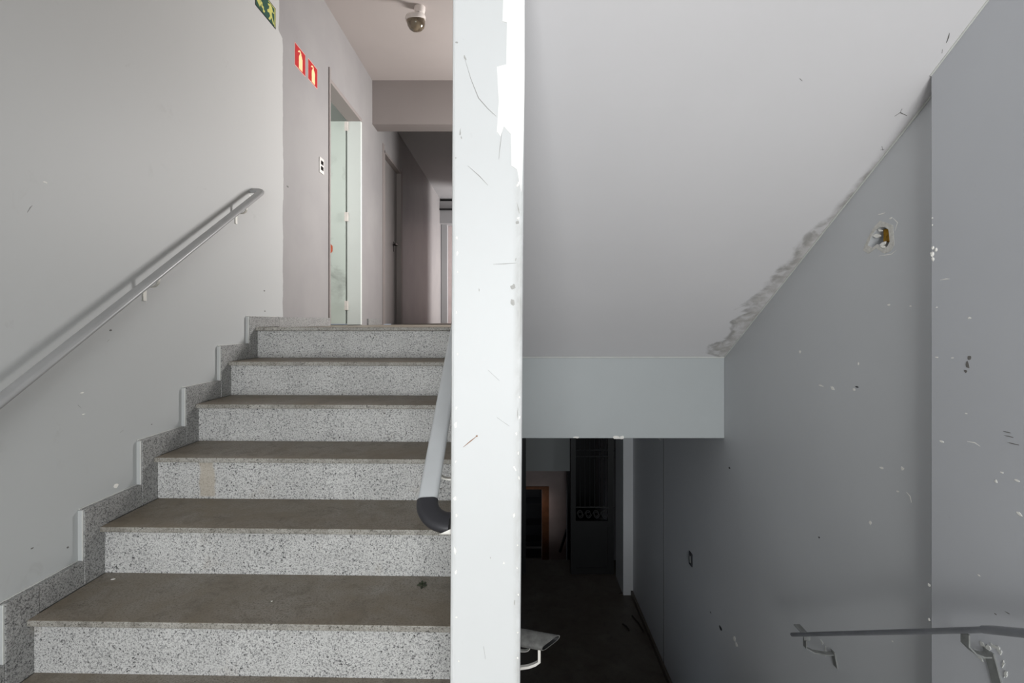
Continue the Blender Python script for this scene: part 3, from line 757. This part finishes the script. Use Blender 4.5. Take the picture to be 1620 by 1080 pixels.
for pl in ([(1434,778),(1440,785),(1442,795)], [(1413,345),(1420,352),(1416,365)], [(1390,405),(1410,402),(1418,396)]):
    stroke(bm, [rw(*q) for q in pl], NR, .0035)
obj('scratches', bm, M['chip'], wall_right, kind='stuff')
bits(pil, RP, ((1534,503,2,2,0),(1482,486,1.2,1.2,0),(1529,654,1.5,1.2,0),(1490,698,2.5,2,0),(1576,761,1.8,3,0),(1585,747,2,1.5,0),(1609,760,3,2,0),(1482,565,2,1.5,0),(1507,566,1.5,1.2,0),(1612,812,4,3,.4),(1549,910,2,1.3,0),(1470,925,1.5,3,0),(1470,980,1.2,3,0)), M['chip'], 'paint_chips', 9)
bm = bmesh.new()
for pl in ([(1530,698),(1542,700),(1551,706)], [(1487,443),(1497,441),(1503,441)]): stroke(bm, [rw(*q, RP) for q in pl], NR, .003)
obj('scratches', bm, M['chip'], pil, kind='stuff')
bits(pil, RP, ((1534,566,2.5,4.5,0),(1531,577,2.5,7,0),(1528,587,2,3,0),(1592,683,5,.8,0),(1596,690,6,.8,0),(1604,702,7,.8,0),(1575,971,1.5,1,0),(1594,969,3,.8,0)), M['chipdark'], 'scuffs', 10)
bits(wall_right, RW, ((1140,993,1.8,4,0),(1154,740,1,2,0),(1124,968,.8,1.5,0),(1356,612,2,1.5,0),(1296,850,1,2,0)), M['black'], 'scuffs', 11)
# broken plaster around the right wall brackets
bm = bmesh.new(); rr = random.Random(4)
for px, py, ru, rv in ((1556,1020,5,5),(1564,1025,6,6),(1572,1022,4,5),(1579,1026,4,5),(1548,1035,4,5),(1553,1042,4,4),(1560,1040,5,4),(1566,1050,3.5,6),(1570,1060,3,7),(1574,1072,3,7),(1583,1032,3,5),(1588,1050,1.8,8),(1592,1066,1.8,9),(1541,1030,2,4),(1582,1078,5,3)):
    c = rw(px, py, RP); k = c.y/F; flake(bm, c, UR, V, NR, ru*k*1.5, rv*k, rr.uniform(-.4,.4), .0012+.001*rr.random(), 12, .65, rr)
obj('broken_plaster', bm, M['caulk'], pil, kind='stuff')
bm = bmesh.new()
for px, py, ru, rv in ((1306,1030,1.5,10),(1300,1015,3,3)):
    c = rw(px, py); k = c.y/F; flake(bm, c, UR, V, NR, ru*k*2, rv*k, .1, .001, 9, .5, rr)
obj('broken_plaster', bm, M['caulk'], wall_right, kind='stuff')
# crumbs of plaster on the pilaster edge
bm = bmesh.new()
for px, py, r in ((1476,392,.006),(1481,395,.006),(1475,402,.008),(1476,410,.006),(1475,356,.003),(1475,345,.003)):
    c = rw(px, py, RP); s = bmesh.ops.create_icosphere(bm, subdivisions=1, radius=r)['verts']
    for v in s: v.co = Vector((v.co.x*.5, v.co.y, v.co.z*(1.2 if r > .005 else 1)))*rr.uniform(.75,1.1)+Vector((RP, min(c.y, 1.465), c.z))
obj('plaster_crumbs', bm, M['chip'], pil, kind='stuff')
# hole surround, conduit filling and loose plaster inside
bm = bmesh.new(); rr = random.Random(8); srt = sorted(ring, key=lambda q: math.atan2(q[1], q[0])); n = len(srt)
inn = [(a, b) for a, b in srt]; out = [(a*(1.35+.35*rr.random()), b*(1.35+.35*rr.random())) for a, b in srt]
for k in range(n):
    j = (k+1) % n; mk = lambda q: (RW+.0001, hc.y+q[0], hc.z+q[1])
    prism(bm, [mk(inn[k]), mk(inn[j]), mk(out[j]), mk(out[k])], (-.0012, 0, 0))
obj('hole_surround', bm, plain('raw_hole_plaster', lin((208, 206, 200)), .8, 0, .2, .6, .15, 80), wall_right)
bm = bmesh.new()
c = rw(1401, 372); box(bm, RW+.012, RW+.04, c.y-.018, c.y+.030, c.z-.02, c.z+.026)
obj('hole_filling', bm, M['ochre'], wall_right, bevel=.004)
bm = bmesh.new()
for px, py, ru, rv, ro, dx in ((1386,373,.022,.009,.2,.006),(1396,386,.022,.006,-.2,.004),(1390,364,.014,.005,.5,.008),(1398,390,.014,.005,.3,.002)):
    c = rw(px, py); flake(bm, c+Vector((dx,0,0)), UR, V, NR, ru, rv, ro, .005, 8, .5, rr)
obj('loose_plaster', bm, M['chip'], wall_right)
# left wall marks
def lwbits(lst, mat, name, seed):
    r = random.Random(seed); bm = bmesh.new()
    for (px, py, ru, rv, ro) in lst:
        c = wallpt(px, py); k = c.y/F
        flake(bm, c, (0,1,0), V, (1,0,0), ru*k*2*c.y/1.6, rv*k, ro, .0007, 8, .45, r)
    obj(name, bm, mat, wall_left, kind='stuff')
lwbits(((184,768,2.4,4.5,0),(130,621,2,1.3,0),(71,288,2,1.5,0),(418,458,.0,.0,0) ,(132,655,1.5,1,0),(396,310,1,1,0)), M['chip'], 'paint_chips', 12)
lwbits(((175,522,1.2,1.6,0),(51,867,1.5,1.5,0),(418,460,.8,1.2,0),(419,492,.8,1,0),(107,866,1.2,2,0),(240,671,.7,.7,0),(455,295,1,1.5,0)), M['chipdark'], 'scuffs', 13)
bm = bmesh.new()
for pl in ([(43,336),(48,328),(51,325)], [(170,540),(173,537)], [(123,640),(128,645)], [(190,684),(195,680)]): stroke(bm, [wallpt(*q) for q in pl], (1,0,0), .003)
obj('scratches', bm, M['scratch'], wall_left, kind='stuff')
# chipped lower edge of the beam, crack bead in the soffit corner, little cobweb marks
bm = bmesh.new()
for px, ru, rv in ((975,10,4),(912,6,2),(984,4,4)):
    c = P(px, 691.5, 3.0495); flake(bm, c, U, V, N, ru*3.05/F, rv*3.05/F, 0, .001, 9, .5)
bo = obj('paint_chips', bm, M['chip'], bpy.data.objects['trim_3'], kind='stuff')
bm = bmesh.new(); tube(bm, [(RW-.002, 3.045, zs(3.05)+.001), (RW-.002, 1.467, zs(1.467)-.001)], .0035, 6); tube(bm, [(.01, 3.047, zs(3.05)), (RW, 3.047, zs(3.05))], .004, 6)
tube(bm, [(RP-.001, 1.465, zs(1.467)-.001), (RP-.001, .6, zs(.6)-.001)], .003, 6)
so = bpy.data.objects['ceiling_slope_right']
obj('caulk_bead', bm, M['caulk'], so)
def sof(px, py):
    # intersect the view of a photograph point with the soffit plane
    a = (VY-py)/F; z0 = zs(0)-EZ; d = z0/(a+slp); return Vector(((px-VX)*d/F, d, EZ+a*d))
ns = Vector((0, -slp, -1)).normalized()
bm = bmesh.new()
for pl in ([(1502,52),(1500,60),(1497,68)], [(1490,84),(1491,78)], [(1415,184),(1424,178),(1435,183)], [(1424,178),(1427,172)], [(1393,237),(1399,236)], [(1395,231),(1397,238)], [(1265,124),(1269,128)]):
    stroke(bm, [sof(*q) for q in pl], ns, .004)
obj('cobwebs', bm, M['chipdark'], so, kind='stuff')
